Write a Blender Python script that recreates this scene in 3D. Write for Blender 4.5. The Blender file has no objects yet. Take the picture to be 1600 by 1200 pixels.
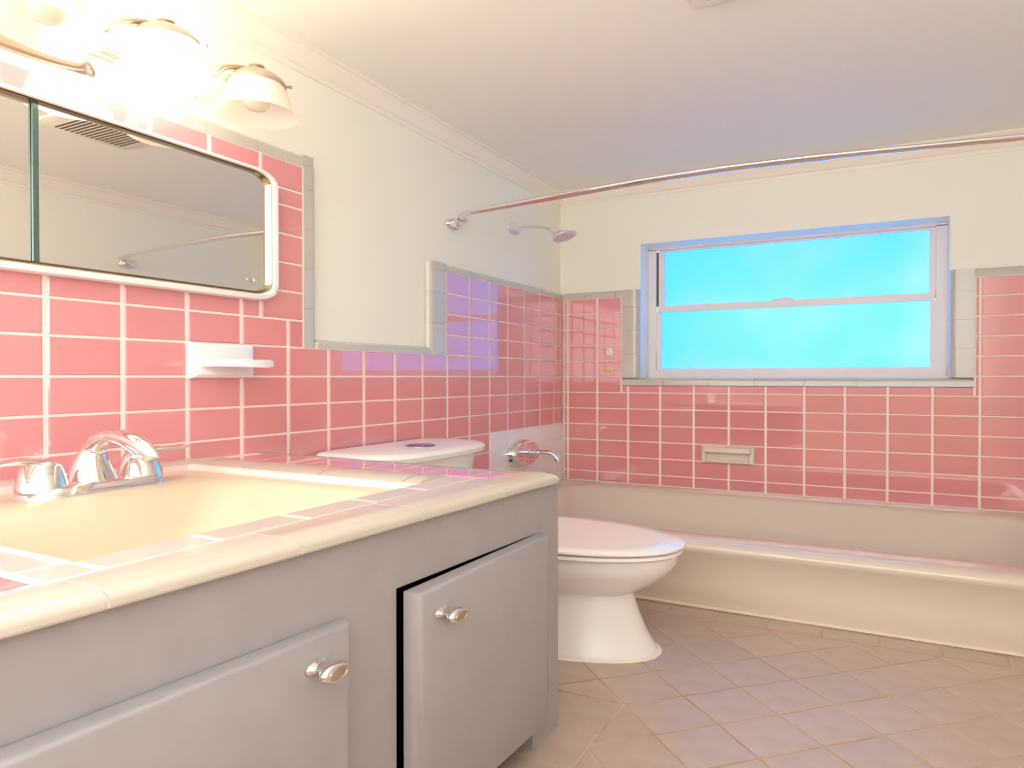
import bpy, math
from math import sin, cos, pi
from mathutils import Vector, Matrix

# ---------------------------------------------------------------- units
# Plan and height are written in wall-tile pitches (one tile is U wide, H*U high);
# z = 0 in these units is the grout line at eye level, ZF is the floor.
U, H, ZF, ZCEIL = 0.216, 0.4927, -4.588, 5.911
D, XR, YF = 16.698, 13.1, -6.0         # back wall tile face, right wall, open near end
RD = 0.18                              # tile stands this far proud of the painted wall

def W(p):
    return Vector((p[0]*U, p[1]*U, (p[2]-ZF)*U))

# ---------------------------------------------------------------- camera
sc = bpy.context.scene
cam = bpy.data.cameras.new('camera')
cam.sensor_width = 36.0
cam.lens = 36.0*1103.077/1600.0
cam.clip_start = 0.02
camo = bpy.data.objects.new('camera', cam)
sc.collection.objects.link(camo)
YAW, PITCH, ROLL = 0.491886, -0.009591, -0.000695
fw = Vector((-sin(YAW)*cos(PITCH), cos(YAW)*cos(PITCH), sin(PITCH)))
rt = Vector((cos(YAW), sin(YAW), 0)); up = rt.cross(fw)
r2 = rt*cos(ROLL)+up*sin(ROLL); u2 = up*cos(ROLL)-rt*sin(ROLL)
camo.matrix_world = Matrix.Translation(W((9.2193, -3.9801, -0.01543))) @ Matrix((r2, u2, -fw)).transposed().to_4x4()
sc.camera = camo

# ---------------------------------------------------------------- world and exposure
world = bpy.data.worlds.new('world'); sc.world = world
world.use_nodes = True
world.node_tree.nodes['Background'].inputs[0].default_value = (0.97, 1.0, 0.98, 1)
world.node_tree.nodes['Background'].inputs[1].default_value = 1.0
sc.view_settings.view_transform = 'Standard'
sc.view_settings.look = 'None'
sc.view_settings.exposure = 2.36
sc.view_settings.gamma = 1.0
sc.view_settings.use_curve_mapping = False
sc.cycles.use_denoising = True
sc.cycles.max_bounces = 10
sc.cycles.diffuse_bounces = 8
sc.cycles.glossy_bounces = 6
sc.cycles.sample_clamp_indirect = 3.0

WINDOW_GLOW = (0.018, 0.158, 0.42); WINDOW_STRENGTH = 1.0
LAMP_GLOW = (1.0, 0.93, 0.74); LAMP_STRENGTH = 5.4; LAMP_INSIDE = 1.0

# ---------------------------------------------------------------- materials
def lin(c):
    return tuple(((v/255)/12.92 if v <= 10 else (((v/255)+0.055)/1.055)**2.4) for v in c)

def mat(name, rgb, rough=0.5, metal=0.0, coat=0.0, vary=0.0, noise=None, bump=0.0, spec=0.5, grain=30.0, bscale=None):
    m = bpy.data.materials.new(name); m.use_nodes = True
    nt = m.node_tree; b = nt.nodes['Principled BSDF']
    c = lin(rgb)
    b.inputs['Base Color'].default_value = (*c, 1)
    b.inputs['Roughness'].default_value = rough
    b.inputs['Metallic'].default_value = metal
    b.inputs['Coat Weight'].default_value = coat
    b.inputs['Coat Roughness'].default_value = 0.03
    b.inputs['Coat IOR'].default_value = 1.7 if name == 'pink_glazed_tile' else 1.5
    b.inputs['Specular IOR Level'].default_value = spec
    tc = nt.nodes.new('ShaderNodeTexCoord')
    src = None
    if noise:
        n = nt.nodes.new('ShaderNodeTexNoise'); n.inputs['Scale'].default_value = grain
        n.inputs['Detail'].default_value = 4
        nt.links.new(tc.outputs['Object'], n.inputs['Vector'])
        mx = nt.nodes.new('ShaderNodeMix'); mx.data_type = 'RGBA'
        mx.inputs['A'].default_value = (*c, 1); mx.inputs['B'].default_value = (*lin(noise), 1)
        rp = nt.nodes.new('ShaderNodeMapRange')
        rp.inputs['From Min'].default_value = 0.35; rp.inputs['From Max'].default_value = 0.7
        nt.links.new(n.outputs['Fac'], rp.inputs['Value'])
        nt.links.new(rp.outputs['Result'], mx.inputs['Factor'])
        src = mx.outputs['Result']
    if vary:
        oi = nt.nodes.new('ShaderNodeObjectInfo')
        mr = nt.nodes.new('ShaderNodeMapRange')
        mr.inputs['To Min'].default_value = 1-vary; mr.inputs['To Max'].default_value = 1+vary
        nt.links.new(oi.outputs['Random'], mr.inputs['Value'])
        hs = nt.nodes.new('ShaderNodeHueSaturation')
        hs.inputs['Color'].default_value = (*c, 1)
        if src: nt.links.new(src, hs.inputs['Color'])
        nt.links.new(mr.outputs['Result'], hs.inputs['Value'])
        src = hs.outputs['Color']
    if src: nt.links.new(src, b.inputs['Base Color'])
    if bump:
        n2 = nt.nodes.new('ShaderNodeTexNoise'); n2.inputs['Scale'].default_value = bscale or grain*4
        nt.links.new(tc.outputs['Object'], n2.inputs['Vector'])
        bp = nt.nodes.new('ShaderNodeBump'); bp.inputs['Strength'].default_value = bump
        bp.inputs['Distance'].default_value = 0.002
        nt.links.new(n2.outputs['Fac'], bp.inputs['Height'])
        nt.links.new(bp.outputs['Normal'], b.inputs['Normal'])
    return m

def emit_mat(name, rgb, strength, noise=None, scale=3.0, amount=0.3):
    m = bpy.data.materials.new(name); m.use_nodes = True
    nt = m.node_tree; b = nt.nodes['Principled BSDF']
    b.inputs['Base Color'].default_value = (0.03, 0.03, 0.03, 1)
    b.inputs['Roughness'].default_value = 0.25
    b.inputs['Emission Color'].default_value = (*rgb, 1)
    b.inputs['Emission Strength'].default_value = strength
    if noise:
        tc = nt.nodes.new('ShaderNodeTexCoord')
        n = nt.nodes.new('ShaderNodeTexNoise'); n.inputs['Scale'].default_value = scale
        n.inputs['Detail'].default_value = 6; n.inputs['Roughness'].default_value = 0.45
        nt.links.new(tc.outputs['Object'], n.inputs['Vector'])
        mr = nt.nodes.new('ShaderNodeMapRange')
        mr.inputs['From Min'].default_value = 0.42; mr.inputs['From Max'].default_value = 0.75
        mr.inputs['To Max'].default_value = amount
        nt.links.new(n.outputs['Fac'], mr.inputs['Value'])
        mx = nt.nodes.new('ShaderNodeMix'); mx.data_type = 'RGBA'
        mx.inputs['A'].default_value = (*rgb, 1); mx.inputs['B'].default_value = (*noise, 1)
        nt.links.new(mr.outputs['Result'], mx.inputs['Factor'])
        nt.links.new(mx.outputs['Result'], b.inputs['Emission Color'])
    return m

M = {
    'pink': mat('pink_glazed_tile', (226, 145, 149), 0.06, coat=0.85, vary=0.035, spec=0.6),
    'grout': mat('pale_grout', (250, 228, 222), 0.8, bump=0.1, grain=40),
    'gray': mat('gray_glazed_trim', (200, 193, 184), 0.16, coat=0.2, vary=0.02),
    'cream': mat('cream_glazed_trim', (198, 186, 172), 0.18, coat=0.2, vary=0.02),
    'white_tile': mat('white_glazed_tile', (242, 236, 236), 0.12, coat=0.4, vary=0.015),
    'paint': mat('cream_wall_paint', (244, 242, 230), 0.6, bump=0.05, grain=25),
    'ceil': mat('ceiling_paint', (245, 243, 236), 0.7, bump=0.05, grain=20),
    'trim': mat('crown_paint', (246, 238, 224), 0.4),
    'floor_tile': mat('taupe_floor_tile', (190, 169, 156), 0.35, vary=0.03, noise=(180, 159, 145), grain=14, bump=0.05),
    'floor_grout': mat('floor_grout', (206, 182, 160), 0.85, noise=(176, 148, 126), grain=6),
    'tub': mat('tub_enamel', (216, 201, 186), 0.16, coat=0.5),
    'china': mat('white_vitreous_china', (240, 234, 232), 0.26, coat=0.1),
    'seat': mat('white_plastic_seat', (246, 238, 236), 0.22, coat=0.3),
    'sink': mat('bone_sink_enamel', (214, 197, 170), 0.32, coat=0.15),
    'cab': mat('pale_gray_cabinet_paint', (164, 156, 159), 0.42, bump=0.08, grain=14, noise=(160, 152, 154)),
    'soap': mat('cream_soap_ceramic', (238, 226, 212), 0.16, coat=0.3),
    'dark': mat('cabinet_inside_shade', (22, 18, 16), 0.9),  # near-black colour stands in for the shade inside the cabinet
    'metal_dark': mat('dark_metal', (92, 96, 96), 0.4, metal=0.7),
    'chrome': mat('chrome', (236, 232, 232), 0.07, metal=1.0),
    'satin': mat('satin_chrome_plastic', (226, 222, 226), 0.3, metal=0.35),
    'nickel': mat('brushed_nickel', (206, 192, 174), 0.28, metal=1.0),
    'mirror': mat('mirror_silver', (246, 244, 238), 0.0, metal=1.0),
    'frame': mat('white_enamel_frame', (236, 234, 232), 0.3, coat=0.2),
    'channel': mat('polished_channel', (196, 182, 158), 0.12, metal=1.0),
    'edge': mat('mirror_edge_glass', (70, 92, 84), 0.1, spec=0.8),
    'sash': mat('white_window_metal', (238, 228, 228), 0.4),
    'gasket': mat('gray_gasket', (90, 88, 100), 0.7),
    'plaster': mat('adhesive', (236, 226, 218), 0.6, bump=0.2, grain=60),
    'plaster2': mat('old_adhesive', (236, 206, 172), 0.7, bump=0.3, grain=60),
    'grille_dark': mat('grille_slot', (120, 110, 100), 0.9),
    'vent': mat('vent_plastic', (240, 230, 216), 0.45),
    'caulk': mat('white_caulk', (240, 228, 214), 0.5),
    'rust': mat('brown_gap_stain', (120, 70, 48), 0.9),
    'button': mat('flush_button_chrome', (150, 140, 190), 0.12, metal=1.0),
    'glow': emit_mat('window_daylight_glass', WINDOW_GLOW, WINDOW_STRENGTH, noise=(0.15, 0.185, 0.42), scale=1.1, amount=0.6),
    'lit': emit_mat('lit_lamp_glass', LAMP_GLOW, LAMP_STRENGTH),
    'lit_inside': emit_mat('lit_lamp_lining', LAMP_GLOW, LAMP_INSIDE),
}
fg = bpy.data.materials.new('frosted_lamp_glass'); fg.use_nodes = True
_nt = fg.node_tree; _b = _nt.nodes['Principled BSDF']
_b.inputs['Base Color'].default_value = (0.95, 0.9, 0.84, 1); _b.inputs['Roughness'].default_value = 0.2
_tr = _nt.nodes.new('ShaderNodeBsdfTranslucent'); _tr.inputs['Color'].default_value = (0.95, 0.88, 0.78, 1)
_mx = _nt.nodes.new('ShaderNodeMixShader'); _mx.inputs[0].default_value = 0.45
_out = _nt.nodes['Material Output']
_nt.links.new(_b.outputs[0], _mx.inputs[1]); _nt.links.new(_tr.outputs[0], _mx.inputs[2])
_nt.links.new(_mx.outputs[0], _out.inputs['Surface'])
M['frost'] = fg

# ---------------------------------------------------------------- object helpers
WL = {}
def link(o): sc.collection.objects.link(o)

def props(o, label=None, cat=None, group=None, kind=None):
    if label: o['label'] = label
    if cat: o['category'] = cat
    if group: o['group'] = group
    if kind: o['kind'] = kind
    return o

def root(name, at, label=None, cat=None, group=None, kind=None):
    o = bpy.data.objects.new(name, None); link(o)
    o.empty_display_size = 0.05
    o.location = W(at); WL[o.name] = W(at)
    return props(o, label, cat, group, kind)

def mesh(name, verts, faces, material, origin, smooth=None):
    me = bpy.data.meshes.new(name)
    me.from_pydata([tuple(W(v)-origin) for v in verts], [], faces)
    import bmesh
    bm = bmesh.new(); bm.from_mesh(me)
    bmesh.ops.remove_doubles(bm, verts=bm.verts, dist=1e-6)
    bmesh.ops.recalc_face_normals(bm, faces=bm.faces)
    bm.to_mesh(me); bm.free()
    me.materials.append(M[material])
    if smooth is not None:
        for p in me.polygons: p.use_smooth = True
        me.set_sharp_from_angle(angle=math.radians(smooth))
    me.update()
    return me

def obj(name, vf, material, parent=None, smooth=None, **kw):
    verts, faces = vf
    xs = [v[0] for v in verts]; ys = [v[1] for v in verts]; zs = [v[2] for v in verts]
    org = W(((min(xs)+max(xs))/2, (min(ys)+max(ys))/2, min(zs)))
    o = bpy.data.objects.new(name, mesh(name, verts, faces, material, org, smooth))
    link(o)
    if parent:
        o.parent = parent; o.location = org-WL[parent.name]
    else:
        o.location = org
    WL[o.name] = org
    return props(o, **kw)

def join(*vfs):
    V, F = [], []
    for v, f in vfs:
        n = len(V); V += list(v); F += [tuple(i+n for i in q) for q in f]
    return V, F

# ---------------------------------------------------------------- shape helpers (tile units)
def box(x0, x1, y0, y1, z0, z1):
    v = [(x, y, z) for z in (z0, z1) for y in (y0, y1) for x in (x0, x1)]
    return v, [(0, 2, 3, 1), (4, 5, 7, 6), (0, 1, 5, 4), (2, 6, 7, 3), (0, 4, 6, 2), (1, 3, 7, 5)]

def loft(rings, cap0=True, cap1=True, closed=True):
    n = len(rings[0]); V = [p for r in rings for p in r]; F = []
    for k in range(len(rings)-1):
        for i in range(n if closed else n-1):
            j = (i+1) % n
            F.append((k*n+i, k*n+j, (k+1)*n+j, (k+1)*n+i))
    if cap0: F.append(tuple(range(n-1, -1, -1)))
    if cap1: F.append(tuple((len(rings)-1)*n+i for i in range(n)))
    return V, F

def prism(loop0, loop1):
    return loft([loop0, loop1])

def lathe(c, axis, prof, n=28):
    """prof: (radius, height along axis), round in true proportions (vertical shrink H)."""
    rings = []
    for r, h in prof:
        ring = []
        for i in range(n):
            a = 2*pi*i/n; p, q = max(r, 1e-4)*cos(a), max(r, 1e-4)*sin(a)
            if axis == 'z': ring.append((c[0]+p, c[1]+q, c[2]+h*H))
            elif axis == 'x': ring.append((c[0]+h, c[1]+p, c[2]+q*H))
            else: ring.append((c[0]+p, c[1]+h, c[2]+q*H))
        rings.append(ring)
    return loft(rings)

def bez(pts, n=8):
    """Catmull-Rom through points."""
    P = [pts[0]]+list(pts)+[pts[-1]]; out = []
    for k in range(1, len(P)-2):
        a, b, c, d = [Vector(p) for p in P[k-1:k+3]]
        for i in range(n):
            t = i/n
            out.append(tuple(0.5*((2*b)+(c-a)*t+(2*a-5*b+4*c-d)*t*t+(3*b-a-3*c+d)*t**3)))
    out.append(tuple(pts[-1]))
    return out

def tube(pts, rad, n=14, flat=None, caps=True):
    """pts in tile units; rad (radius or list) in true tile units; flat = (wide, thin) multipliers list."""
    T = [Vector((p[0], p[1], p[2]/H)) for p in pts]
    m = len(T)
    if not hasattr(rad, '__len__'): rad = [rad]*m
    rings = []
    t0 = (T[1]-T[0]).normalized()
    ref = Vector((0, 0, 1)) if abs(t0.z) < 0.9 else Vector((0, 1, 0))
    side = t0.cross(ref).normalized()
    for k in range(m):
        t = (T[min(k+1, m-1)]-T[max(k-1, 0)]).normalized()
        side = (side-t*side.dot(t)).normalized()
        upv = side.cross(t)
        fa, fb = flat[k] if flat else (1, 1)
        rings.append([tuple((lambda q: (q.x, q.y, q.z*H))(T[k]+side*(cos(2*pi*i/n)*rad[k]*fa)+upv*(sin(2*pi*i/n)*rad[k]*fb))) for i in range(n)])
    return loft(rings, caps, caps)

def rrect(x0, x1, y0, y1, r, z, n=6):
    r = min(r, (x1-x0)/2-1e-3, (y1-y0)/2-1e-3); out = []
    for cx, cy, a0 in ((x1-r, y1-r, 0), (x0+r, y1-r, pi/2), (x0+r, y0+r, pi), (x1-r, y0+r, 1.5*pi)):
        for i in range(n+1):
            a = a0+pi/2*i/n
            out.append((cx+r*cos(a), cy+r*sin(a), z))
    return out

LEFT = lambda s, z, n: (n, s, z)           # s along +y, n out of the wall
BACK = lambda s, z, n: (s, D-n, z)         # s along +x, n towards the camera

def chamfer(mp, s0, s1, z0, z1, n0, n1, c=0.035):
    cz = c*H
    a = [mp(s0, z0, n0), mp(s1, z0, n0), mp(s1, z1, n0), mp(s0, z1, n0)]
    b = [mp(s0, z0, n1-c*0.6), mp(s1, z0, n1-c*0.6), mp(s1, z1, n1-c*0.6), mp(s0, z1, n1-c*0.6)]
    d = [mp(s0+c, z0+cz, n1), mp(s1-c, z0+cz, n1), mp(s1-c, z1-cz, n1), mp(s0+c, z1-cz, n1)]
    return loft([a, b, d])

TILE_CACHE = {}
GS, GZ = 0.034, 0.017
def tile(mp, parent, s0, s1, z0, z1, material='pink', name='tile', gs=GS, gz=GZ):
    """one glazed tile of its own, sharing mesh data between alike pieces"""
    if s1-s0 < 0.07 or z1-z0 < 0.04: return None
    key = (mp is LEFT, round(s1-s0, 3), round(z1-z0, 3), material)
    ctr = W(mp((s0+s1)/2, (z0+z1)/2, 0))
    me = TILE_CACHE.get(key)
    if me is None:
        v, f = chamfer(mp, s0+gs/2, s1-gs/2, z0+gz/2, z1-gz/2, -0.06, 0.0)
        me = mesh(name, v, f, material, ctr); TILE_CACHE[key] = me
    o = bpy.data.objects.new(name, me); link(o)
    o.parent = parent; o.location = ctr-WL[parent.name]
    return o

def cap(mp, parent, s0, s1, z0, z1, side, material='gray', name='trim_tile', depth=RD, g=0.008):
    """bullnose trim piece: the edge named by side rolls back to the painted wall"""
    r = depth*0.92
    arc = [(i/5)*pi/2 for i in range(6)]
    if side in ('top', 'bottom'):
        rz = r*H*1.1
        prof = [(z0, -depth), (z0, 0)]+[(z1-rz+rz*sin(a), -r+r*cos(a)) for a in arc]+[(z1, -depth)]
        if side == 'bottom': prof = [(z0+z1-z, n) for z, n in prof]
        l0 = [mp(s0+g/2, z, n) for z, n in prof]; l1 = [mp(s1-g/2, z, n) for z, n in prof]
    else:
        prof = [(s0, -depth), (s0, 0)]+[(s1-r+r*sin(a), -r+r*cos(a)) for a in arc]+[(s1, -depth)]
        if side == 'left': prof = [(s0+s1-s, n) for s, n in prof]
        l0 = [mp(s, z0+g*H/2, n) for s, n in prof]; l1 = [mp(s, z1-g*H/2, n) for s, n in prof]
    return obj(name, prism(l0, l1), material, parent, smooth=40)

def run(mp, parent, s0, s1, z0, z1, side, step, vertical=False, start=None, material='gray'):
    a, b = (z0, z1) if vertical else (s0, s1)
    cuts = [a]; t = a+(start if start is not None else step)
    while t < b-0.15*step:
        cuts.append(t); t += step
    cuts.append(b)
    for p, q in zip(cuts, cuts[1:]):
        if vertical: cap(mp, parent, s0, s1, p, q, side, material)
        else: cap(mp, parent, p, q, z0, z1, side, material)

# ================================================================ THE ROOM
# floor with diagonal tiles and straight border strips
floor = root('floor', (6.5, 5, ZF), kind='structure')
obj('grout', box(-RD, XR, YF, D, ZF-0.3, ZF-0.012), 'floor_grout', floor)

def clip(poly, x0, x1, y0, y1):
    for ax, lim, sgn in ((0, x0, 1), (0, x1, -1), (1, y0, 1), (1, y1, -1)):
        out = []
        for i, p in enumerate(poly):
            q = poly[(i+1) % len(poly)]
            ip, iq = sgn*(p[ax]-lim) >= 0, sgn*(q[ax]-lim) >= 0
            if ip: out.append(p)
            if ip != iq:
                t = (lim-p[ax])/(q[ax]-p[ax]); out.append((p[0]+t*(q[0]-p[0]), p[1]+t*(q[1]-p[1])))
        poly = out
        if not poly: return []
    return poly

def shrink(poly, g):
    cx = sum(p[0] for p in poly)/len(poly); cy = sum(p[1] for p in poly)/len(poly)
    out = []; n = len(poly)
    for i in range(n):
        p0, p1, p2 = [Vector(poly[(i+k) % n]) for k in (-1, 0, 1)]
        e1 = (p1-p0).normalized(); e2 = (p2-p1).normalized()
        n1 = Vector((-e1.y, e1.x)); n2 = Vector((-e2.y, e2.x))
        k = (n1+n2); L = k.length
        if L < 0.2: return []
        out.append(tuple(p1+k/L*(g/max(0.35, (k/L).dot(n1)))))
    return out

def area(p):
    return abs(sum(p[i][0]*p[(i+1) % len(p)][1]-p[(i+1) % len(p)][0]*p[i][1] for i in range(len(p))))/2

def floor_tile(poly):
    q = []
    for p in poly:
        if not q or (Vector(p)-Vector(q[-1])).length > 0.03: q.append(p)
    if len(q) > 2 and (Vector(q[0])-Vector(q[-1])).length < 0.03: q.pop()
    if len(q) < 3 or area(q) < 0.03: return
    a = sum(q[i][0]*q[(i+1) % len(q)][1]-q[(i+1) % len(q)][0]*q[i][1] for i in range(len(q)))
    if a < 0: q.reverse()
    s0 = shrink(q, 0.014); s1 = shrink(q, 0.030)
    if len(s0) < 3 or len(s1) < 3 or area(s1) < 0.015: return
    obj('tile', loft([[(x, y, ZF-0.02) for x, y in s0], [(x, y, ZF-0.005) for x, y in s0], [(x, y, ZF) for x, y in s1]]), 'floor_tile', floor)

BX, BY, TY = 5.95, 5.40, 9.47
S2 = math.sqrt(0.5)
for i in range(-16, 18):
    for j in range(-18, 18):
        s0, d0 = 8.04+0.935*i, -0.39+0.87*j
        quad = []
        for s, d in ((s0, d0), (s0+0.935, d0), (s0+0.935, d0+0.87), (s0, d0+0.87)):
            quad.append(((s-d)*S2, (s+d)*S2))
        cy = sum(p[1] for p in quad)/4
        if cy < -1.0: continue
        lo = clip(quad, BX, XR, YF, BY)
        hi = clip(quad, 2.2, XR, BY, TY)
        if area(lo) > 0.0 and area(hi) > 0.0:
            full = clip(quad, BX, XR, YF, TY)
            floor_tile(full)
            rest = clip(quad, 2.2, BX, BY, TY)
            if rest: floor_tile(rest)
        else:
            for pc in (lo, hi):
                if pc: floor_tile(pc)
for k in range(0, 14):
    x0 = 8.16-0.92*6+0.92*k
    if x0 < XR-0.1:
        floor_tile([(x0, TY), (min(x0+0.92, XR), TY), (min(x0+0.92, XR), 9.98), (x0, 9.98)])
for k in range(0, 9):
    y1 = BY-0.92*k
    floor_tile([(5.0, y1-0.92), (BX, y1-0.92), (BX, y1), (5.0, y1)])

# ceiling
ceiling = obj('ceiling', box(-RD-0.3, XR+0.3, YF, D+1.2, ZCEIL, ZCEIL+0.25), 'ceil', kind='structure')

# left wall: painted body, proud mortar beds, every tile on its own
wl = root('wall_left', (-RD, 5, ZF), kind='structure')
obj('painted_wall', box(-RD-0.3, -RD, YF, D+0.6, ZF, ZCEIL), 'paint', wl)
beds = [box(-RD, -0.012, -3.0, D, ZF, 1.04*H), box(-RD, -0.012, -3.0, 5.4, 1.04*H, 3.74), box(-RD, -0.012, 9.9, D, 1.04*H, 2.49)]
beds += [box(-RD, -0.05, -3.0, 5.6, 3.74, 3.93), box(-RD, -0.05, 5.4, 5.62, 1.04*H, 3.93), box(-RD, -0.05, 5.6, 9.5, 1.04*H, 0.64), box(-RD, -0.05, 9.5, 9.9, 1.04*H, 2.62), box(-RD, -0.05, 9.9, D, 2.49, 2.62)]
obj('grout', join(*beds), 'grout', wl)
for j in range(-10, 1):
    z0, z1 = j*H, (j+1)*H
    if z0 < ZF: z0 = ZF+0.01
    if z1 < ZF+0.1: continue
    for i in range(-3, 17):
        s0, s1 = i, min(i+1, D-0.02)
        if j <= -4 and i < 4: continue                     # behind the vanity
        if j <= -4 and 12 <= i and z1 < -3.3: continue     # below the tub rim
        white = i >= 12 and z1 <= -2.9*H
        tile(LEFT, wl, s0, s1, z0, z1 if j < 0 else 1.04*H, 'white_tile' if white else 'pink', gs=0.02 if white else GS, gz=0.012 if white else GZ)
obj('grout', box(-RD, -0.005, 12.03, D, -3.4, -2.98*H), 'white_tile', wl)
# tall panel behind the medicine cabinet
rows = [(1.04*H, 2*H), (2*H, 3*H), (3*H, 4*H), (4*H, 5*H), (5*H, 6*H), (6*H, 3.245), (3.245, 3.725)]
for k, (z0, z1) in enumerate(rows):
    if k < 2:
        cuts = list(range(-3, 6))+[5.38] if k == 0 else list(range(-3, 5))+[4.4, 5.38]
    else:
        cuts = [-3.0]+[-2.6+i for i in range(8)]+[5.38]
    for s0, s1 in zip(cuts, cuts[1:]):
        if 1 < k < 5 and s1 < 4.3: continue                # hidden by the cabinet
        tile(LEFT, wl, s0, s1, z0, z1)
for j in range(1, 5):                                      # tub end
    for i in range(10, 17):
        tile(LEFT, wl, i-(0.04 if i == 10 else 0), min(i+1, D-0.02), j*H if j > 1 else 1.04*H, (j+1)*H if j < 4 else 2.476)
# gray bullnose trim
run(LEFT, wl, -3.0, 5.38, 3.725, 3.955, 'top', 1.0, start=0.35)
run(LEFT, wl, 5.38, 5.74, 1.04*H, 3.78, 'right', 0.71, vertical=True)
cap(LEFT, wl, 5.38, 5.72, 3.78, 3.955, 'right')
run(LEFT, wl, 5.74, 9.32, 1.04*H, 0.680, 'top', 1.02, start=0.28)
run(LEFT, wl, 9.30, 9.95, 1.04*H, 2.476, 'left', 0.72, vertical=True, material='gray')
cap(LEFT, wl, 9.32, 9.95, 2.476, 2.655, 'left')
run(LEFT, wl, 9.95, D-0.01, 2.476, 2.66, 'top', 1.02)

# back wall with the window opening
wb = root('wall_back', (6.5, D, ZF), kind='structure')
OX0, OX1, OZ0, OZ1 = 2.49, 10.53, -0.04, 4.03
Y0, Y1 = D+RD, D+1.5
obj('painted_wall', join(box(-RD-0.3, OX0, Y0, Y1, ZF, ZCEIL), box(OX1, XR+0.3, Y0, Y1, ZF, ZCEIL),
                         box(OX0, OX1, Y0, Y1, OZ1, ZCEIL), box(OX0, OX1, Y0, Y1, ZF, OZ0-0.05)), 'paint', wb)
obj('grout', join(box(0, XR, D+0.012, D+RD, ZF, -0.28), box(0, 1.97, D+0.012, D+RD, -0.28, 2.45), box(11.03, XR, D+0.012, D+RD, -0.28, 2.45)), 'grout', wb)
bcuts = [0.02]+[0.16+i for i in range(13)]+[XR]
for j in range(-7, 5):
    z0, z1 = max(j*H, -3.262), (j+1)*H
    for s0, s1 in zip(bcuts, bcuts[1:]):
        if z1 > -0.27 and s1 > 1.95 and s0 < 11.05:
            for a, b in ((s0, min(s1, 1.95)), (max(s0, 11.05), s1)):
                if b-a > 0.07: tile(BACK, wb, a, b, z0, z1 if j < 4 else 2.44)
            if z0 < -0.27: tile(BACK, wb, max(s0, 1.95), min(s1, 11.05), z0, -0.265)
        else:
            tile(BACK, wb, s0, s1, z0, z1 if j < 4 else 2.44)
run(BACK, wb, 0.0, 1.95, 2.44, 2.66, 'top', 1.0, start=0.75)
run(BACK, wb, 11.05, XR, 2.44, 2.66, 'top', 1.0)
run(BACK, wb, 1.95, 2.49, -0.04, 2.655, 'right', 0.72, vertical=True)
run(BACK, wb, 10.53, 11.05, -0.04, 2.655, 'left', 0.72, vertical=True)
# sill course: gray pieces under the window rolling onto the sill
for k in range(7):
    a = 1.95+k*9.1/7
    cap(BACK, wb, a, a+9.1/7, -0.265, -0.04, 'top')
obj('sill_ledge', box(OX0, OX1, D+0.1, D+1.06, -0.3, -0.045), 'gray', wb)

wf = obj('added_low_wall', box(-RD-0.3, XR+0.3, YF-0.3, YF, ZF, -0.3), 'paint', kind='structure')  # unseen low wall, opening above it added to let fill light in
wr = obj('wall_right', box(XR, XR+0.3, YF, D+0.6, ZF, ZCEIL), 'paint', kind='structure')

# crown moulding along the three walls
cprof = [(0.0, -0.44), (0.035, -0.44), (0.05, -0.36), (0.09, -0.33), (0.17, -0.16), (0.22, -0.07), (0.27, -0.06), (0.27, 0.0), (0.0, 0.0)]
def crown(name, a, b, f):
    obj(name, prism([f(a, n, z+ZCEIL) for n, z in cprof], [f(b, n, z+ZCEIL) for n, z in cprof]), 'trim', kind='structure')
crown('trim_1', YF, D+RD, lambda t, n, z: (-RD+n, t, z))
crown('trim_2', -RD, XR, lambda t, n, z: (t, D+RD-n, z))
crown('trim_3', YF, D+RD, lambda t, n, z: (XR-n, t, z))

# window
WY = D+1.0
win = root('window_1', (6.5, WY, OZ0), kind='structure')
fr = [('window_frame', (2.49, 2.74, 0.0, 3.97)), ('window_frame', (10.27, 10.53, 0.0, 3.97))]
for nm, (x0, x1, z0, z1) in fr:
    obj(nm, box(x0, x1, WY-0.02, WY+0.3, z0, z1), 'sash', win)
obj('window_frame', box(2.49, 10.53, WY-0.02, WY+0.3, 3.95, 4.03), 'sash', win)
obj('window_sill', box(2.55, 10.5, WY-0.12, WY+0.3, -0.045, 0.20), 'sash', win)
us = root('upper_sash', (6.5, WY+0.2, 2.2)); us.parent = win; us.location = W((6.5, WY+0.2, 2.2))-WL[win.name]
obj('stile', box(2.80, 2.98, WY+0.06, WY+0.26, 2.06, 3.94), 'sash', us)
obj('stile', box(10.12, 10.27, WY+0.06, WY+0.26, 2.06, 3.94), 'sash', us)
obj('top_rail', box(2.98, 10.12, WY+0.06, WY+0.26, 3.89, 3.945), 'sash', us)
obj('pane', box(2.96, 10.14, WY+0.14, WY+0.17, 2.1, 3.92), 'glow', us)
ls = root('lower_sash', (6.5, WY, 0.2)); ls.parent = win; ls.location = W((6.5, WY, 0.2))-WL[win.name]
obj('meeting_rail', box(2.80, 10.25, WY-0.06, WY+0.2, 2.01, 2.20), 'sash', ls)
obj('stile', box(2.76, 2.90, WY-0.03, WY+0.12, 0.2, 2.01), 'sash', ls)
obj('stile', box(10.14, 10.27, WY-0.03, WY+0.12, 0.2, 2.01), 'sash', ls)
obj('bottom_rail', box(2.90, 10.14, WY-0.03, WY+0.12, 0.19, 0.25), 'sash', ls)
obj('pane', box(2.88, 10.16, WY+0.05, WY+0.08, 0.22, 2.05), 'glow', ls)
obj('latch', loft([rrect(6.2, 6.75, WY-0.08, WY+0.1, 0.08, 2.20), rrect(6.2, 6.75, WY-0.08, WY+0.1, 0.08, 2.23), rrect(6.4, 6.72, WY-0.05, WY+0.06, 0.06, 2.27)]), 'sash', ls, smooth=40)
obj('gasket', box(2.74, 2.80, WY+0.05, WY+0.1, 2.2, 3.9), 'gasket', us)
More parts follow.
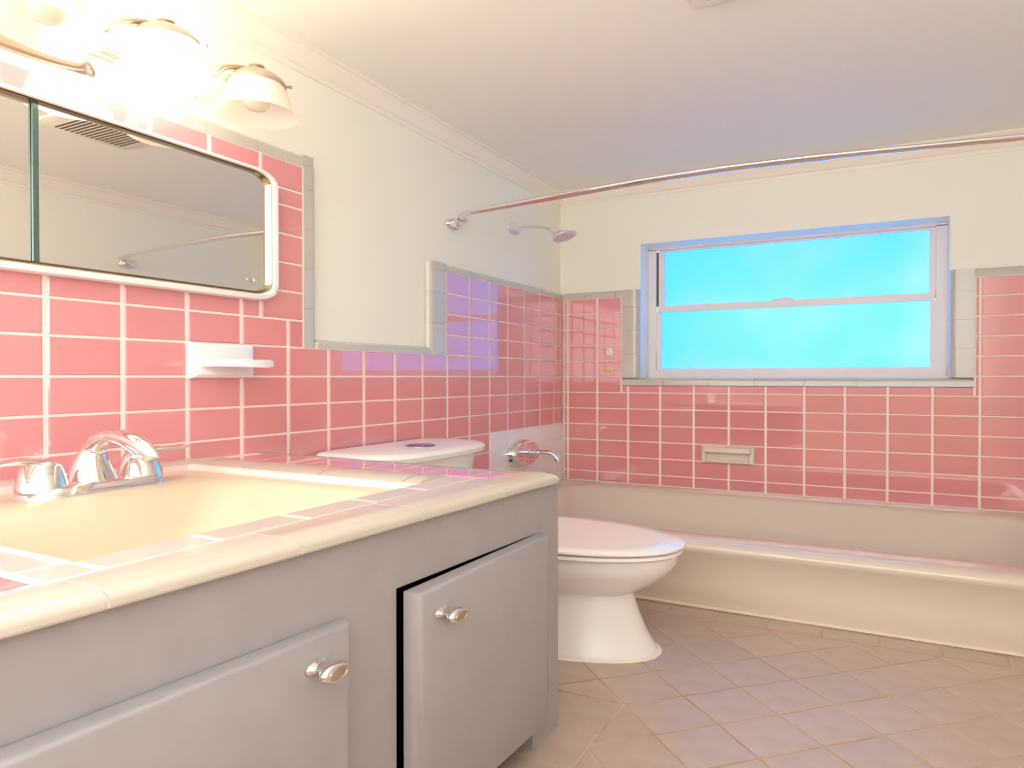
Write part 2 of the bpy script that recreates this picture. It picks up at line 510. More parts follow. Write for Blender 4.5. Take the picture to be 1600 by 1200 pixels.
obj('gasket', box(2.735, 2.765, WY+0.0, WY+0.05, 0.18, 0.75), 'gasket', ls)

# ================================================================ BATHTUB
tub = root('bathtub', (6.5, 13.3, ZF), 'long cream enamel bathtub with plain apron under the window', 'bathtub')
TF, TR = 10.02, -3.274
def tring(x0, x1, y0, y1, r, z): return rrect(x0, x1, y0, y1, r, z, 8)
XA, XB = 0.015, XR-0.01
rings = [tring(XA, XB, TF+0.13, D-0.02, 0.02, ZF), tring(XA, XB, TF+0.10, D-0.02, 0.02, -4.30), tring(XA, XB, TF+0.13, D-0.02, 0.02, -4.1), tring(XA, XB, TF+0.14, D-0.02, 0.02, -3.66),
         tring(XA, XB, TF+0.03, D-0.02, 0.02, -3.50), tring(XA, XB, TF, D-0.02, 0.02, -3.42), tring(XA, XB, TF+0.02, D-0.02, 0.02, -3.35),
         tring(XA, XB, TF+0.10, D-0.02, 0.02, -3.295), tring(XA, XB, TF+0.26, D-0.02, 0.02, TR),
         tring(XA+0.55, XB-0.5, TF+0.80, D-0.55, 0.9, TR), tring(XA+0.66, XB-0.6, TF+0.93, D-0.68, 0.9, TR-0.03),
         tring(XA+0.74, XB-0.7, TF+1.0, D-0.76, 0.95, TR-0.12), tring(XA+0.95, XB-1.3, TF+1.15, D-0.92, 1.0, -4.05),
         tring(XA+1.2, XB-1.9, TF+1.4, D-1.15, 1.0, -4.33), tring(XA+1.8, XB-2.6, TF+1.9, D-1.6, 0.9, -4.38)]
obj('tub_body', loft(rings), 'tub', tub, smooth=50)
obj('caulk', box(0, XR, TF+0.06, TF+0.14, ZF, ZF+0.035), 'caulk', tub)

# ================================================================ TOILET
toi = root('toilet', (3.2, 7.4, ZF), 'white two-piece toilet with closed lid between vanity and bathtub', 'toilet')
TC = 7.4
def egg(xb, xf, hw, z, n=40, p=0.9):
    """egg outline: back at xb, front at xf"""
    xc = xb+(xf-xb)*0.42; out = []
    for i in range(n):
        a = 2*pi*i/n; c, s = cos(a), sin(a)
        L = (xf-xc) if c > 0 else (xc-xb)
        e = 1.0 if c > 0 else p
        out.append((xc+L*math.copysign(abs(c)**(e), c), TC+hw*math.copysign(abs(s)**0.92, s), z))
    return out
# bowl and pedestal in one china body
bowl = [egg(1.5, 6.08, 1.20, -2.91), egg(1.5, 6.16, 1.26, -2.93), egg(1.5, 6.15, 1.26, -3.06), egg(1.5, 6.03, 1.18, -3.24), egg(1.5, 5.80, 1.05, -3.42),
        egg(1.5, 5.55, 0.93, -3.56), egg(1.5, 5.42, 0.88, -3.62), egg(1.5, 5.42, 0.88, -3.70), egg(1.5, 5.50, 0.92, -3.95), egg(1.5, 5.63, 0.98, -4.25), egg(1.45, 5.78, 1.06, -4.50), egg(1.45, 5.82, 1.08, -4.54), egg(1.45, 5.82, 1.08, ZF)]
obj('bowl', loft(bowl), 'china', toi, smooth=50)
obj('seat', loft([egg(2.3, 6.16, 1.26, -2.90), egg(2.28, 6.24, 1.33, -2.885), egg(2.28, 6.24, 1.33, -2.838), egg(2.3, 6.17, 1.27, -2.828)]), 'seat', toi, smooth=50)
obj('seat_lid', loft([egg(2.3, 6.17, 1.27, -2.812), egg(2.27, 6.27, 1.34, -2.795), egg(2.27, 6.27, 1.34, -2.762), egg(2.30, 6.20, 1.30, -2.738), egg(2.5, 5.9, 1.1, -2.732), egg(3.0, 5.2, 0.7, -2.729)]), 'seat', toi, smooth=50)
for sy in (-0.55, 0.55):
    obj('hinge', lathe((2.16, TC+sy, -2.83), 'z', [(0.14, 0), (0.14, 0.18), (0.1, 0.24)], 16), 'seat', toi, smooth=40)
def tankring(x1, hw, z, bow=0.16):
    out = [(0.12, TC+hw, z), (0.12, TC-hw, z)]
    m = 22
    for i in range(m+1):
        t = -1+2*i/m; y = TC+hw*t
        e = abs(t)**7
        out.append((x1-bow*t*t-0.5*e, y, z))
    return out
obj('tank', loft([tankring(1.45, 1.45, -2.78), tankring(1.58, 1.55, -2.6), tankring(1.72, 1.70, -1.62), tankring(1.74, 1.71, -1.555)]), 'china', toi, smooth=35)
obj('tank_lid', loft([tankring(1.80, 1.78, -1.55), tankring(1.88, 1.84, -1.53), tankring(1.90, 1.86, -1.45), tankring(1.86, 1.83, -1.395), tankring(1.74, 1.72, -1.372), tankring(1.3, 1.3, -1.362)]), 'china', toi, smooth=50)
obj('flush_button', lathe((1.07, TC, -1.366), 'z', [(0.30, 0), (0.30, 0.03), (0.26, 0.05), (0.25, 0.035), (0.01, 0.045)], 32), 'button', toi, smooth=40, label='round chrome flush button')
obj('caulk', loft([egg(1.40, 5.90, 1.12, ZF), egg(1.42, 5.86, 1.10, ZF+0.02)]), 'caulk', toi)

# ================================================================ VANITY
FB = 0.30/6.55
def fx(y, off=0.0): return 5.10+(y+2.1)*FB+off
VY0, VY1 = -3.0, 4.42
van = root('vanity_cabinet', (2.6, 0.7, ZF), 'pale gray painted bathroom vanity cabinet with two flat doors', 'cabinet')
def slab(y0, y1, z0, z1, o0, o1):
    """block parallel to the vanity front, o0..o1 measured out of the face"""
    v = []
    for z in (z0, z1):
        for y in (y0, y1):
            for o in (o0, o1): v.append((fx(y, o), y, z))
    return v, [(0, 2, 3, 1), (4, 5, 7, 6), (0, 1, 5, 4), (2, 6, 7, 3), (0, 4, 6, 2), (1, 3, 7, 5)]
ZT = -1.365
VT = ZT-0.004
RO0, RO1, ROT = 1.185, 3.85, -1.945
obj('face_frame', join(slab(VY0, RO0, -4.30, VT, -0.16, 0), slab(RO1-0.12, VY1, ZF, VT, -0.16, 0), slab(RO0, RO1-0.12, ROT, VT, -0.16, 0),
                       slab(RO0, RO1-0.12, -4.30, -4.22, -0.16, 0)), 'cab', van)
obj('side_panel', box(0.1, fx(VY1)-0.16, VY1-0.12, VY1, ZF, VT), 'cab', van)
obj('side_panel', box(0.1, fx(VY0)-0.16, VY0, VY0+0.12, ZF, VT), 'cab', van)
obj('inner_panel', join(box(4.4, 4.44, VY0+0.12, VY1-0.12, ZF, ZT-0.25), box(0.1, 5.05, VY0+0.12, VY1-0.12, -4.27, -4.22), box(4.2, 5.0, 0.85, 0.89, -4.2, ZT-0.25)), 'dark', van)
obj('toe_post', slab(3.55, 3.80, ZF, -4.30, -0.75, -0.2), 'metal_dark', van)
def door(y0, y1, ztl, ztr, z0, hinge_right, lift=0.0):
    """overlay door with rounded lipped edges; corners follow the slightly sagging top"""
    t = 0.17
    def ring(inset, off):
        iz = inset*H
        pts = [(y0+inset, z0+iz), (y1-inset, z0+iz), (y1-inset, ztr-iz), (y0+inset, ztl-iz)]
        return [(fx(y, off+(lift*(y1-y)/(y1-y0))), y, z) for y, z in pts]
    return loft([ring(0.0, 0.012), ring(0.0, t*0.45), ring(0.02, t*0.75), ring(0.06, t*0.95), ring(0.10, t)])
def knob(parent, y, z, off):
    x = fx(y, off)
    k = obj('knob', lathe((x, y, z), 'x', [(0.115, 0.0), (0.115, 0.012), (0.085, 0.03), (0.06, 0.05), (0.06, 0.10), (0.085, 0.13), (0.135, 0.15), (0.152, 0.175), (0.15, 0.20), (0.13, 0.222), (0.10, 0.228)], 28), 'chrome', parent, smooth=35, label='round chrome knob')
    obj('knob_face', lathe((x+0.226, y, z), 'x', [(0.098, 0.0), (0.098, 0.005), (0.09, 0.010), (0.08, 0.003), (0.001, 0.008)], 24), 'nickel', k, smooth=35)
dl = obj('door', door(-2.30, 0.46, -1.952, -2.005, -4.28, False), 'cab', van, smooth=60)
knob(dl, 0.04, -2.225, 0.17)
dr = obj('door', door(1.235, 3.88, -1.978, -1.945, -4.26, True, lift=0.03), 'cab', van, smooth=60)
knob(dr, 1.60, -2.245, 0.195)
for zz in (-2.33, -4.03):
    h = join(slab(3.90, 3.98, zz-0.13, zz+0.13, 0.0, 0.025), tube([(fx(3.9, 0.09), 3.905, zz-0.14), (fx(3.9, 0.09), 3.905, zz+0.14)], 0.035, 10))
    obj('hinge', h, 'cab', van, smooth=40)
for a, b in ((-1.95, -1.6), (-1.2, -0.75), (2.85, 2.98)):
    obj('stain', slab(a, b, ZT-0.022, ZT-0.004, 0, 0.004), 'rust', van)

# ---- tiled countertop (pieces laid around the drop-in sink)
ZC = -1.25
ct = root('tiled_countertop', (2.6, 0.7, ZT), 'tiled vanity countertop with pink squares and cream rolled edge', 'countertop')
SX0, SX1, SY0, SY1 = 0.42, 4.37, -1.22, 2.66
def endy(x): return 4.52-(x/5.45)*0.27
def gap_block(x0, x1, y0, y1):
    return box(x0, x1, y0, y1, ZT, ZC-0.012)
for q in ((0.0, SX0, VY0, 4.3), (SX1, fx(-3.0)-0.02, VY0, 4.15), (SX0, SX1, VY0, SY0), (SX0, SX1, SY1+0.02, 4.15)):
    obj('grout_bed', gap_block(*q), 'grout', ct)
def flat_tile(pts, material, up=0.0):
    s0 = shrink(pts, 0.012); s1 = shrink(pts, 0.035)
    obj('tile', loft([[(x, y, ZC-0.03) for x, y in s0], [(x, y, ZC-0.008+up) for x, y in s0], [(x, y, ZC+up) for x, y in s1]]), material, ct)
# pink squares along the right and left ends
PX = [0.32, 0.95, 1.95, 2.95, 3.95, 4.92]
for a, b in zip(PX, PX[1:]):
    flat_tile([(a, 3.43), (b, 3.43), (b, endy(b)-0.32), (a, endy(a)-0.32)], 'pink', 0.006)
for a, b in zip([0.4, 1.2, 2.2, 3.2, 4.2], [1.2, 2.2, 3.2, 4.2, 4.74]):
    flat_tile([(a, -2.58), (b, -2.58), (b, -1.60), (a, -1.60)], 'pink')
# gray strip before the sink and at its left side
GY = [-1.58, -1.22, -0.30, 0.62, 1.54, 2.40, 3.43]
for a, b in zip(GY, GY[1:]):
    flat_tile([(SX1, a), (4.76, a), (4.76, b), (SX1, b)], 'gray')
for a, b in zip([0.4, 1.4, 2.4, 3.4], [1.4, 2.4, 3.4, SX1]):
    flat_tile([(a, -1.58), (b, -1.58), (b, SY0), (a, SY0)], 'gray')
obj('caulk', box(0.45, 4.36, SY0-0.055, SY0+0.008, ZC-0.02, ZC+0.006), 'china', ct)
# front rolled edge pieces
def nose(y0, y1):
    def loop(y):
        xo = fx(y, 0.11); w = xo-4.78
        pr = [(4.78, ZT-0.0), (4.78, ZC), (4.98, ZC), (xo-0.30, ZC+0.012), (xo-0.17, ZC+0.008)]
        for i in range(7):
            a = (i/6)*pi/2
            pr.append((xo-0.14+0.14*sin(a), ZC-0.065+0.065*cos(a)))
        pr += [(xo, ZT+0.02), (xo-0.02, ZT)]
        return [(x, y, z) for x, z in pr]
    obj('edge_tile', prism(loop(y0+0.006), loop(y1-0.006)), 'cream', ct, smooth=40)
def nose_bed(y):
    xo = fx(y, 0.104)
    return [(4.8, y, ZT+0.005), (4.8, y, ZC-0.006), (xo-0.30, y, ZC+0.006), (xo-0.17, y, ZC+0.003), (xo-0.10, y, ZC-0.009), (xo-0.045, y, ZC-0.028), (xo-0.012, y, ZC-0.05), (xo, y, ZC-0.07), (xo, y, ZT+0.012)]
obj('grout_bed', prism(nose_bed(-2.95), nose_bed(4.19)), 'grout', ct)
ny = [-3.0, -2.96, -1.49, -0.03, 1.45, 2.92, 4.20]
for a, b in zip(ny[1:], ny[2:]): nose(a, b)
# end edge pieces along the right side (rolled towards the toilet)
def endpiece(x0, x1):
    def loop(x):
        ye = endy(x)
        pr = [(ye-0.32, ZT), (ye-0.32, ZC), (ye-0.14, ZC+0.004)]
        for i in range(6):
            a = (i/5)*pi/2
            pr.append((ye-0.13+0.13*sin(a), ZC-0.06+0.06*cos(a)))
        pr += [(ye, ZT)]
        return [(x, y, z) for y, z in pr]
    obj('edge_tile', prism(loop(x0+0.01), loop(x1-0.01)), 'gray', ct, smooth=40)
ex = [0.02, 1.0, 2.4, 3.8, 5.02]
for a, b in zip(ex, ex[1:]): endpiece(a, b)
# rounded corner block at the front right
cy1 = endy(5.2)
cr = []
for z, ins in ((ZT, 0.02), (ZT+0.02, 0.0), (ZC-0.07, 0.0), (ZC-0.03, 0.03), (ZC-0.008, 0.09), (ZC, 0.16)):
    cr.append(rrect(5.02, fx(4.2, 0.11)-ins, 4.20, cy1-ins+0.02 if cy1-ins+0.02 > 4.21 else 4.21, 0.03, z, 3))
obj('edge_tile', loft(cr), 'cream', ct, smooth=40)
# quarter-round pieces around the sink: right side and back
def sinktrim_right(x0, x1):
    def loop(x):
        pr = [(3.41, ZT), (3.41, ZC+0.004), (3.30, ZC+0.03), (3.12, ZC+0.03)]
        for i in range(7):
            a = (i/6)*pi/2
            pr.append((3.08-0.40*sin(a), ZC-0.11+0.14*cos(a)))
        pr += [(2.68, ZT)]
        return [(x, y, z) for y, z in pr]
    obj('sink_edge_tile', prism(loop(x0+0.01), loop(x1-0.01)), 'cream', ct, smooth=40)
for a, b in zip([0.40, 1.35, 2.75, 4.10], [1.35, 2.75, 4.10, 4.36]): sinktrim_right(a, b)
def sinktrim_back(y0, y1):
    def loop(y):
        pr = [(0.005, ZT), (0.005, -1.222), (0.16, -1.218)]
        for i in range(7):
            a = (i/6)*pi/2
            pr.append((0.18+0.24*sin(a), -1.33+0.112*cos(a)))
        pr += [(0.42, ZT)]
        return [(x, y, z) for x, z in pr]
    obj('sink_edge_tile', prism(loop(y0+0.01), loop(y1-0.01)), 'cream', ct, smooth=40)
for a, b in zip([-2.9, -1.4, 0.05, 1.5, 2.95], [-1.4, 0.05, 1.5, 2.95, 3.42]): sinktrim_back(a, b)

# ---- sink
sink = root('sink', (2.4, 0.7, -2.2), 'bone colored rectangular drop-in sink basin', 'sink')
ZD = -1.325
def sr(x0, x1, y0, y1, r, z): return rrect(x0, x1, y0, y1, r, z, 8)
srings = [sr(SX0+0.01, SX1-0.01, SY0+0.01, SY1+0.01, 0.05, ZT-0.0), sr(SX0+0.01, SX1-0.01, SY0+0.01, SY1+0.01, 0.05, ZD-0.01), sr(SX0+0.03, SX1-0.02, SY0+0.03, SY1, 0.06, ZD),
          sr(1.42, SX1-0.10, SY0+0.14, SY1-0.14, 0.35, ZD), sr(1.55, SX1-0.16, SY0+0.20, SY1-0.22, 0.42, ZD-0.03),
          sr(1.66, SX1-0.22, SY0+0.27, SY1-0.32, 0.5, ZD-0.12), sr(1.86, SX1-0.34, SY0+0.42, SY1-0.55, 0.7, ZD-0.45),
          sr(2.05, SX1-0.55, SY0+0.62, SY1-0.8, 0.8, ZD-0.68), sr(2.35, SX1-0.95, SY0+1.0, SY1-1.2, 0.7, ZD-0.76), sr(2.75, SX1-1.35, SY0+1.6, SY1-1.7, 0.3, ZD-0.79)]
obj('basin', loft(srings, cap0=False), 'sink', sink, smooth=50)
obj('drain', lathe((2.9, 0.72, ZD-0.785), 'z', [(0.25, 0), (0.25, 0.03), (0.2, 0.05), (0.18, 0.03), (0.01, 0.03)], 24), 'chrome', sink, smooth=40)

# ---- faucet
fa = root('faucet', (0.98, 1.0, ZD), 'chrome two-handle centerset faucet with arched spout on the sink', 'faucet')
FX = 0.98
base = []
for z, g in ((0, 0.0), (0.02, 0.0), (0.07, -0.03), (0.11, -0.08), (0.122, -0.16)):
    base.append(rrect(FX-0.34-g*0-0.0+max(0, -g), FX+0.34-max(0, -g), 1.0-0.84+max(0, -g), 1.0+0.84-max(0, -g), 0.3, ZD+z, 8))
obj('base_plate', loft(base), 'chrome', fa, smooth=50)
def handle(y, sgn, L):
    h = obj('handle', lathe((FX, y, ZD+0.07), 'z', [(0.27, 0), (0.265, 0.06), (0.235, 0.30), (0.20, 0.52), (0.17, 0.62), (0.10, 0.70), (0.01, 0.72)], 26), 'chrome', fa, smooth=50)
    pts = bez([(FX, y-sgn*0.02, ZD+0.07+0.58*H), (FX+0.02, y+sgn*0.22*L, ZD+0.07+0.68*H), (FX+0.04, y+sgn*0.55*L, ZD+0.07+0.66*H), (FX+0.05, y+sgn*0.95*L, ZD+0.07+0.70*H)], 6)
    m = len(pts); fl = [(1.0+0.35*(k/(m-1)), 0.75-0.38*(k/(m-1))) for k in range(m)]
    rr = [0.15-0.04*(k/(m-1)) for k in range(m)]
    obj('lever', tube(pts, rr, 16, fl), 'chrome', h, smooth=60)
handle(0.42, -1, 1.0); handle(1.58, 1, 0.62)
sp = bez([(FX-0.02, 1.0, ZD+0.06), (FX-0.05, 1.0, ZD+0.30), (FX+0.02, 1.0, ZD+0.50), (FX+0.30, 1.0, ZD+0.635), (FX+0.68, 1.0, ZD+0.60), (FX+0.98, 1.0, ZD+0.46), (FX+1.06, 1.0, ZD+0.40)], 8)
m = len(sp)
rad = [0.30-0.17*min(1, k/(m*0.30)) if k < m*0.30 else 0.13 for k in range(m)]
fl = [(1.0+0.75*max(0, (k/(m-1)-0.25)/0.75), 1.0-0.25*max(0, (k/(m-1)-0.25)/0.75)) for k in range(m)]
rad = [q*(1.0 if k < m*0.72 else 1.0-0.5*(k-m*0.72)/(m*0.28)) for k, q in enumerate(rad)]
obj('spout', tube(sp, rad, 20, fl), 'chrome', fa, smooth=60)

# ================================================================ WALL FITTINGS
# toothbrush / tumbler shelf
th = root('ceramic_shelf', (0.1, 3.57, -0.03), 'white ceramic toothbrush shelf on the pink tile beside the mirror cabinet', 'wall shelf')
def wplate(mp, s0, s1, z0, z1, n1, bev):
    bz = bev*H
    R = lambda i, n: [mp(s0+i, z0+i*H, n), mp(s1-i, z0+i*H, n), mp(s1-i, z1-i*H, n), mp(s0+i, z1-i*H, n)]
    return loft([R(0, 0.0), R(0, n1*0.5), R(bev*0.3, n1*0.8), R(bev, n1)])
obj('backplate', wplate(LEFT, 2.98, 4.17, -0.03, 0.52, 0.14, 0.12), 'white_tile', th, smooth=30)
blade = lambda z, i: [(0.12, 3.12+i, z), (0.55, 3.14+i, z), (0.78, 3.22+i, z), (0.86, 3.36+i, z), (0.86, 3.80-i, z), (0.78, 3.94-i, z), (0.55, 4.02-i, z), (0.12, 4.05-i, z)]
obj('shelf', loft([blade(0.135, 0.03), blade(0.15, 0.0), blade(0.23, 0.0), blade(0.25, 0.03)]), 'white_tile', th, smooth=30)

# recessed soap dish in the back wall
sd = root('soap_dish', (5.15, D, -2.49), 'cream ceramic soap dish set in the pink tile above the bathtub', 'soap dish')
def rr(s0, s1, z0, z1, n): return [BACK(s0, z0, n), BACK(s1, z0, n), BACK(s1, z1, n), BACK(s0, z1, n)]
obj('dish_frame', loft([rr(4.41, 5.88, -2.49, -1.975, 0.0), rr(4.41, 5.88, -2.49, -1.975, 0.10), rr(4.46, 5.83, -2.465, -2.0, 0.16), rr(4.54, 5.75, -2.40, -2.16, 0.16),
                        rr(4.58, 5.71, -2.385, -2.17, 0.02)]), 'soap', sd, smooth=25)
obj('dish_hood', loft([rr(4.50, 5.80, -2.165, -2.0, 0.15), rr(4.51, 5.79, -2.16, -2.01, 0.30), rr(4.56, 5.74, -2.14, -2.03, 0.36)]), 'soap', sd, smooth=60)
obj('dish_lip', loft([rr(4.52, 5.78, -2.445, -2.375, 0.14), rr(4.53, 5.77, -2.44, -2.375, 0.24), rr(4.56, 5.74, -2.425, -2.39, 0.28)]), 'soap', sd, smooth=60)

# two dabs of old adhesive
def dab(name, s, z, a, b, material, label):
    rings = []
    for k, n in ((1, 0.0), (0.95, 0.03), (0.7, 0.06), (0.35, 0.07)):
        rings.append([BACK(s+a*k*cos(2*pi*i/18)*(1+0.08*sin(3*i)), z+b*k*sin(2*pi*i/18)*(1+0.06*cos(2*i)), n) for i in range(18)])
    obj(name, loft(rings), material, smooth=50, label=label, cat='adhesive dab')
dab('adhesive_dab', 1.555, 0.763, 0.14, 0.165, 'plaster', 'white upright oval dab stuck on pink tile beside the window')
dab('adhesive_dab', 1.555, 0.235, 0.19, 0.095, 'plaster2', 'yellowed flat oval dab stuck on pink tile below a white one')

# medicine cabinet with mirrors
mc = root('mirror_cabinet', (0.1, 0.7, 1.24), 'white framed mirrored medicine cabinet with rounded corners above the sink', 'mirror cabinet')
CY0, CY1, CZ0, CZ1 = -3.2, 4.62, 1.24, 3.385
def cring(i, n, r):
    pts = rrect(CY0+i, CY1-i, (CZ0+i*0.62)/H, (CZ1-i*0.40)/H, r, 0, 8)
    return [(n, p[0], p[1]*H) for p in pts]
obj('frame', loft([cring(0.06, 0.0, 0.42), cring(0.0, 0.05, 0.46), cring(0.0, 0.17, 0.46), cring(0.03, 0.21, 0.45), cring(0.12, 0.22, 0.40), cring(0.15, 0.20, 0.38), cring(0.16, 0.12, 0.38)], True, False), 'frame', mc, smooth=45)
obj('channel', loft([cring(0.155, 0.185, 0.38), cring(0.175, 0.20, 0.37), cring(0.20, 0.175, 0.36), cring(0.215, 0.19, 0.35), cring(0.24, 0.14, 0.34), cring(0.245, 0.09, 0.34)], False, False), 'channel', mc, smooth=45)
def mirror_plate(y0, y1, n):
    pts = [p for p in rrect(CY0+0.2, CY1-0.2, (CZ0+0.2*0.62)/H, (CZ1-0.2*0.40)/H, 0.36, 0, 8)]
    poly = clip([(p[0], p[1]) for p in pts], y0, y1, -99, 99)
    return loft([[(n-0.03, a, b*H) for a, b in poly], [(n, a, b*H) for a, b in poly]])
obj('mirror', mirror_plate(-9, 0.80, 0.085), 'mirror', mc)
m2 = obj('mirror', mirror_plate(0.86, 9, 0.125), 'mirror', mc)
obj('glass_edge', box(0.095, 0.135, 0.80, 0.865, CZ0+0.14, CZ1-0.09), 'edge', mc)
obj('reflection_disc', lathe((0.125, 4.08, 1.56), 'x', [(0.085, 0.0), (0.085, 0.01), (0.06, 0.015), (0.05, 0.003), (0.001, 0.003)], 20), 'chrome', mc, smooth=40)  # small chrome disc standing in for a reflection in the mirror

# vanity light bar: five bell shades
vl = root('vanity_light', (-RD, 0.45, 3.9), 'brushed nickel vanity light bar with frosted bell shades above the mirror cabinet', 'wall light')
LX, LYC = 1.10, 0.45
def oval(a, b, n, zc=4.03): return [(n, LYC+a*math.copysign(abs(cos(2*pi*i/40))**0.8, cos(2*pi*i/40)), zc+b*math.copysign(abs(sin(2*pi*i/40))**0.9, sin(2*pi*i/40))) for i in range(40)]
pl = []
for a, b, n in ((1.27, 0.25, -RD), (1.27, 0.25, -RD+0.06), (1.2, 0.22, -RD+0.09), (1.19, 0.21, -RD+0.15), (1.11, 0.175, -RD+0.18), (1.10, 0.17, -RD+0.24), (1.02, 0.13, -RD+0.27), (0.98, 0.11, -RD+0.31)):
    pl.append(oval(a, b, n))
obj('backplate', loft(pl), 'nickel', vl, smooth=30)
for dz in (0.0,):
    obj('bar', tube([(0.26, LYC-2.55, 4.20), (0.26, LYC+2.55, 4.20)], 0.085, 14), 'nickel', vl, smooth=50)
    obj('bar', tube([(0.22, LYC-2.55, 4.115), (0.22, LYC+2.55, 4.115)], 0.05, 12), 'nickel', vl, smooth=50)
for dy in (-0.6, 0.6):
    obj('bracket', box(-0.0, 0.28, LYC+dy-0.05, LYC+dy+0.05, 4.06, 4.22), 'nickel', vl)
LY = [-2.43, -1.0, 0.43, 1.88, 3.33]
for k, y in enumerate(LY):
    s = -1 if y > LYC-0.1 else 1
    arm = bez([(0.26, y+s*0.52, 4.20), (0.62, y+s*0.56, 4.17), (0.86, y+s*0.55, 4.22), (0.96, y+s*0.46, 4.33), (1.04, y+s*0.24, 4.40), (LX, y, 4.415)], 7)
    obj('arm', tube(arm, 0.062, 12), 'nickel', vl, smooth=60)
    cp = obj('shade_cap', lathe((LX, y, 4.24), 'z', [(0.405, -0.07), (0.42, -0.05), (0.42, 0.0), (0.39, 0.09), (0.33, 0.20), (0.24, 0.31), (0.12, 0.39), (0.09, 0.41), (0.10, 0.45), (0.12, 0.48), (0.11, 0.53), (0.06, 0.56), (0.001, 0.565)], 32), 'nickel', vl, smooth=40)
    for a in (0.6, 2.7, 4.8):
        ex_, ey_ = cos(a), sin(a)
        obj('thumbscrew', tube([(LX+0.40*ex_, y+0.40*ey_, 4.215), (LX+0.50*ex_, y+0.50*ey_, 4.215)], [0.03, 0.045], 10), 'nickel', cp, smooth=40)
    prof = [(0.37, 0.02), (0.395, -0.06), (0.425, -0.18), (0.455, -0.34), (0.475, -0.50), (0.49, -0.62), (0.515, -0.72), (0.555, -0.82), (0.595, -0.89), (0.60, -0.915), (0.58, -0.91), (0.54, -0.835), (0.50, -0.74), (0.475, -0.63), (0.46, -0.50), (0.44, -0.34), (0.41, -0.18), (0.375, -0.05)]
    lit = k in (1, 3)
    V, F = lathe((LX, y, 4.235), 'z', prof[:10], 36)
    shd = obj('shade', (V, F[:-2]), 'lit' if lit else 'frost', vl, smooth=50, label='lit glass bell shade' if lit else 'unlit frosted glass bell shade')
    if lit:
        V, F = lathe((LX, y, 4.235), 'z', prof[9:], 36)
        obj('shade_lining', (V, F[:-2]), 'lit_inside', shd, smooth=50)
    obj('bulb', lathe((LX, y, 4.2), 'z', [(0.10, 0.0), (0.10, -0.15), (0.14, -0.25), (0.19, -0.42), (0.19, -0.52), (0.13, -0.66), (0.01, -0.70)], 20), 'lit_inside' if lit else 'frost', vl, smooth=50)

# shower curtain rod
rod = root('shower_curtain_rod', (6.5, 9.6, 3.7), 'long curved chrome shower curtain rod across the bathtub front', 'curtain rod')
rp = bez([(0.10, 10.40, 3.74), (0.28, 10.16, 3.755), (0.62, 9.90, 3.755), (1.15, 9.77, 3.755), (1.95, 9.64, 3.755), (3.2, 9.46, 3.755), (5.0, 9.22, 3.755), (6.55, 9.12, 3.755)], 8)
right = [(XR-x, y, z) for x, y, z in rp][::-1]
def split(path, x0, x1): return [p for p in path if x0 <= p[0] <= x1]
full = rp+right[1:]
obj('outer_tube', tube(split(full, -1, 8.32), 0.125, 16), 'chrome', rod, smooth=60)
obj('inner_tube', tube(split(full, 7.9, 20), 0.105, 16), 'chrome', rod, smooth=60)
for sx, x0 in ((1, -RD), (-1, XR)):
    X = lambda n: x0+sx*n
    b = obj('wall_bracket', lathe((x0, 10.46, 3.68), 'x', [(0.30, 0.0), (0.30, sx*0.05), (0.26, sx*0.11), (0.17, sx*0.15)], 26), 'chrome', rod, smooth=40)
    obj('pivot', join(tube([(X(0.12), 10.46, 3.68), (X(0.42), 10.30, 3.73)], [0.17, 0.15], 16), tube([(X(0.20), 10.22, 3.61), (X(0.20), 10.42, 3.62)], 0.085, 12)), 'chrome', b, smooth=40)

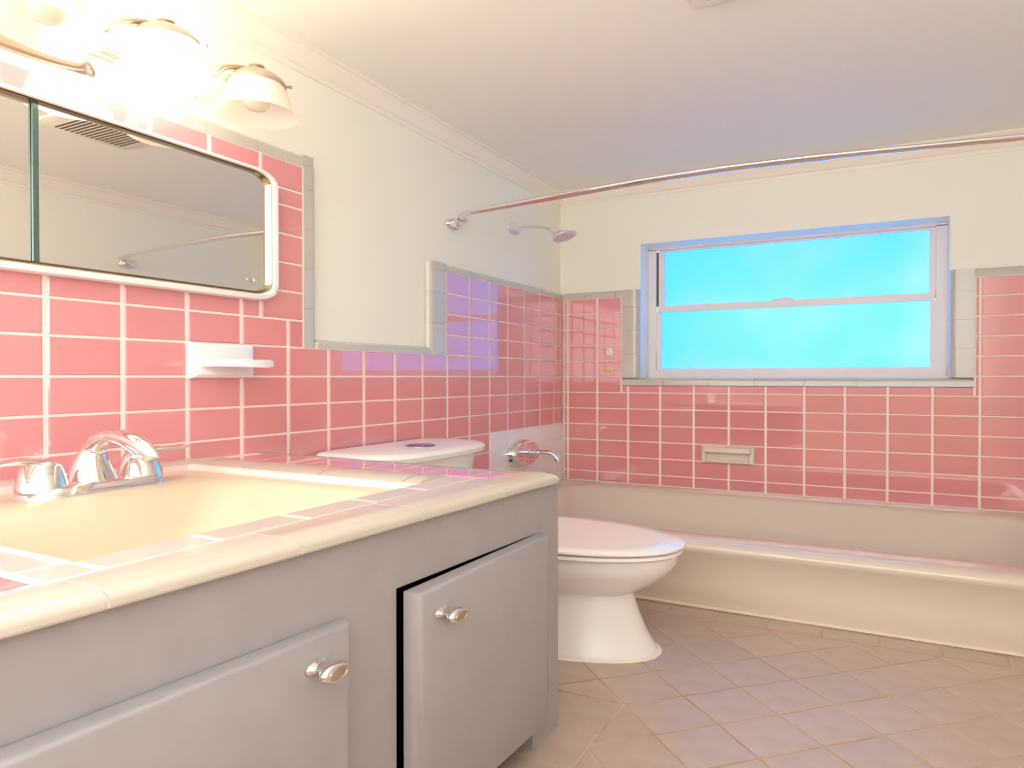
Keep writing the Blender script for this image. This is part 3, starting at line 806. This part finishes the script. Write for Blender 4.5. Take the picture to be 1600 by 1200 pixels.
# shower arm and head
sh = root('wall_shower', (0.5, 13.65, 3.75), 'small chrome shower sprayer on a thin arm high above the tub valve', 'shower')
obj('flange', lathe((-RD, 13.65, 4.17), 'x', [(0.34, 0.0), (0.33, 0.05), (0.24, 0.12), (0.14, 0.17), (0.09, 0.19)], 24), 'satin', sh, smooth=40)
obj('arm', tube(bez([(-RD, 13.65, 4.17), (0.35, 13.65, 4.18), (0.75, 13.65, 4.11), (1.05, 13.65, 4.01)], 6), 0.075, 12), 'chrome', sh, smooth=60)
hp = [(1.02, 13.65, 4.03), (1.12, 13.65, 3.985), (1.2, 13.65, 3.945), (1.30, 13.65, 3.88), (1.40, 13.65, 3.815), (1.425, 13.65, 3.80)]
obj('head', tube(hp, [0.09, 0.13, 0.13, 0.29, 0.39, 0.38], 24), 'satin', sh, smooth=40)
obj('spray_face', tube([(1.424, 13.65, 3.80), (1.445, 13.65, 3.787)], [0.33, 0.30], 24), 'satin', sh, smooth=40)

# tub valve
tv = root('tub_valve', (0.2, 13.65, -2.6), 'chrome tub valve with round plate and bent lever on white tiles', 'faucet')
obj('escutcheon', lathe((0.0, 13.68, -2.15), 'x', [(0.80, 0.0), (0.80, 0.10), (0.76, 0.22), (0.70, 0.27), (0.62, 0.28), (0.001, 0.29)], 40), 'chrome', tv, smooth=35)
obj('stem', lathe((0.27, 13.68, -2.10), 'x', [(0.20, 0.0), (0.20, 0.10), (0.16, 0.12), (0.17, 0.24), (0.14, 0.26), (0.15, 0.36), (0.13, 0.40)], 24), 'chrome', tv, smooth=35)
obj('lever', tube(bez([(0.62, 13.68, -2.10), (0.85, 13.68, -2.09), (1.04, 13.68, -2.13), (1.13, 13.68, -2.22), (1.17, 13.68, -2.33)], 6), [0.13-0.0015*i for i in range(25)], 14, [(1.0, 1.0)]*25), 'chrome', tv, smooth=60)
obj('set_screw', lathe((0.12, 12.93, -2.30), 'y', [(0.05, 0.02), (0.05, -0.04), (0.001, -0.04)], 12), 'metal_dark', tv)

# ceiling exhaust grille
vg = root('ceiling_vent', (7.4, 6.3, ZCEIL), 'square cream exhaust fan grille with dark slots on the ceiling', 'vent')
VX0, VX1, VYA, VYB = 6.4, 8.45, 5.15, 7.42
obj('cover', loft([rrect(VX0, VX1, VYA, VYB, 0.12, ZCEIL), rrect(VX0, VX1, VYA, VYB, 0.12, ZCEIL-0.05), rrect(VX0+0.12, VX1-0.12, VYA+0.12, VYB-0.12, 0.10, ZCEIL-0.11)]), 'vent', vg, smooth=30)
for k in range(14):
    y = VYA+0.36+k*(VYB-VYA-0.72)/13
    obj('slot', box(VX0+0.3, VX1-0.3, y-0.03, y+0.03, ZCEIL-0.116, ZCEIL-0.108), 'grille_dark', vg)
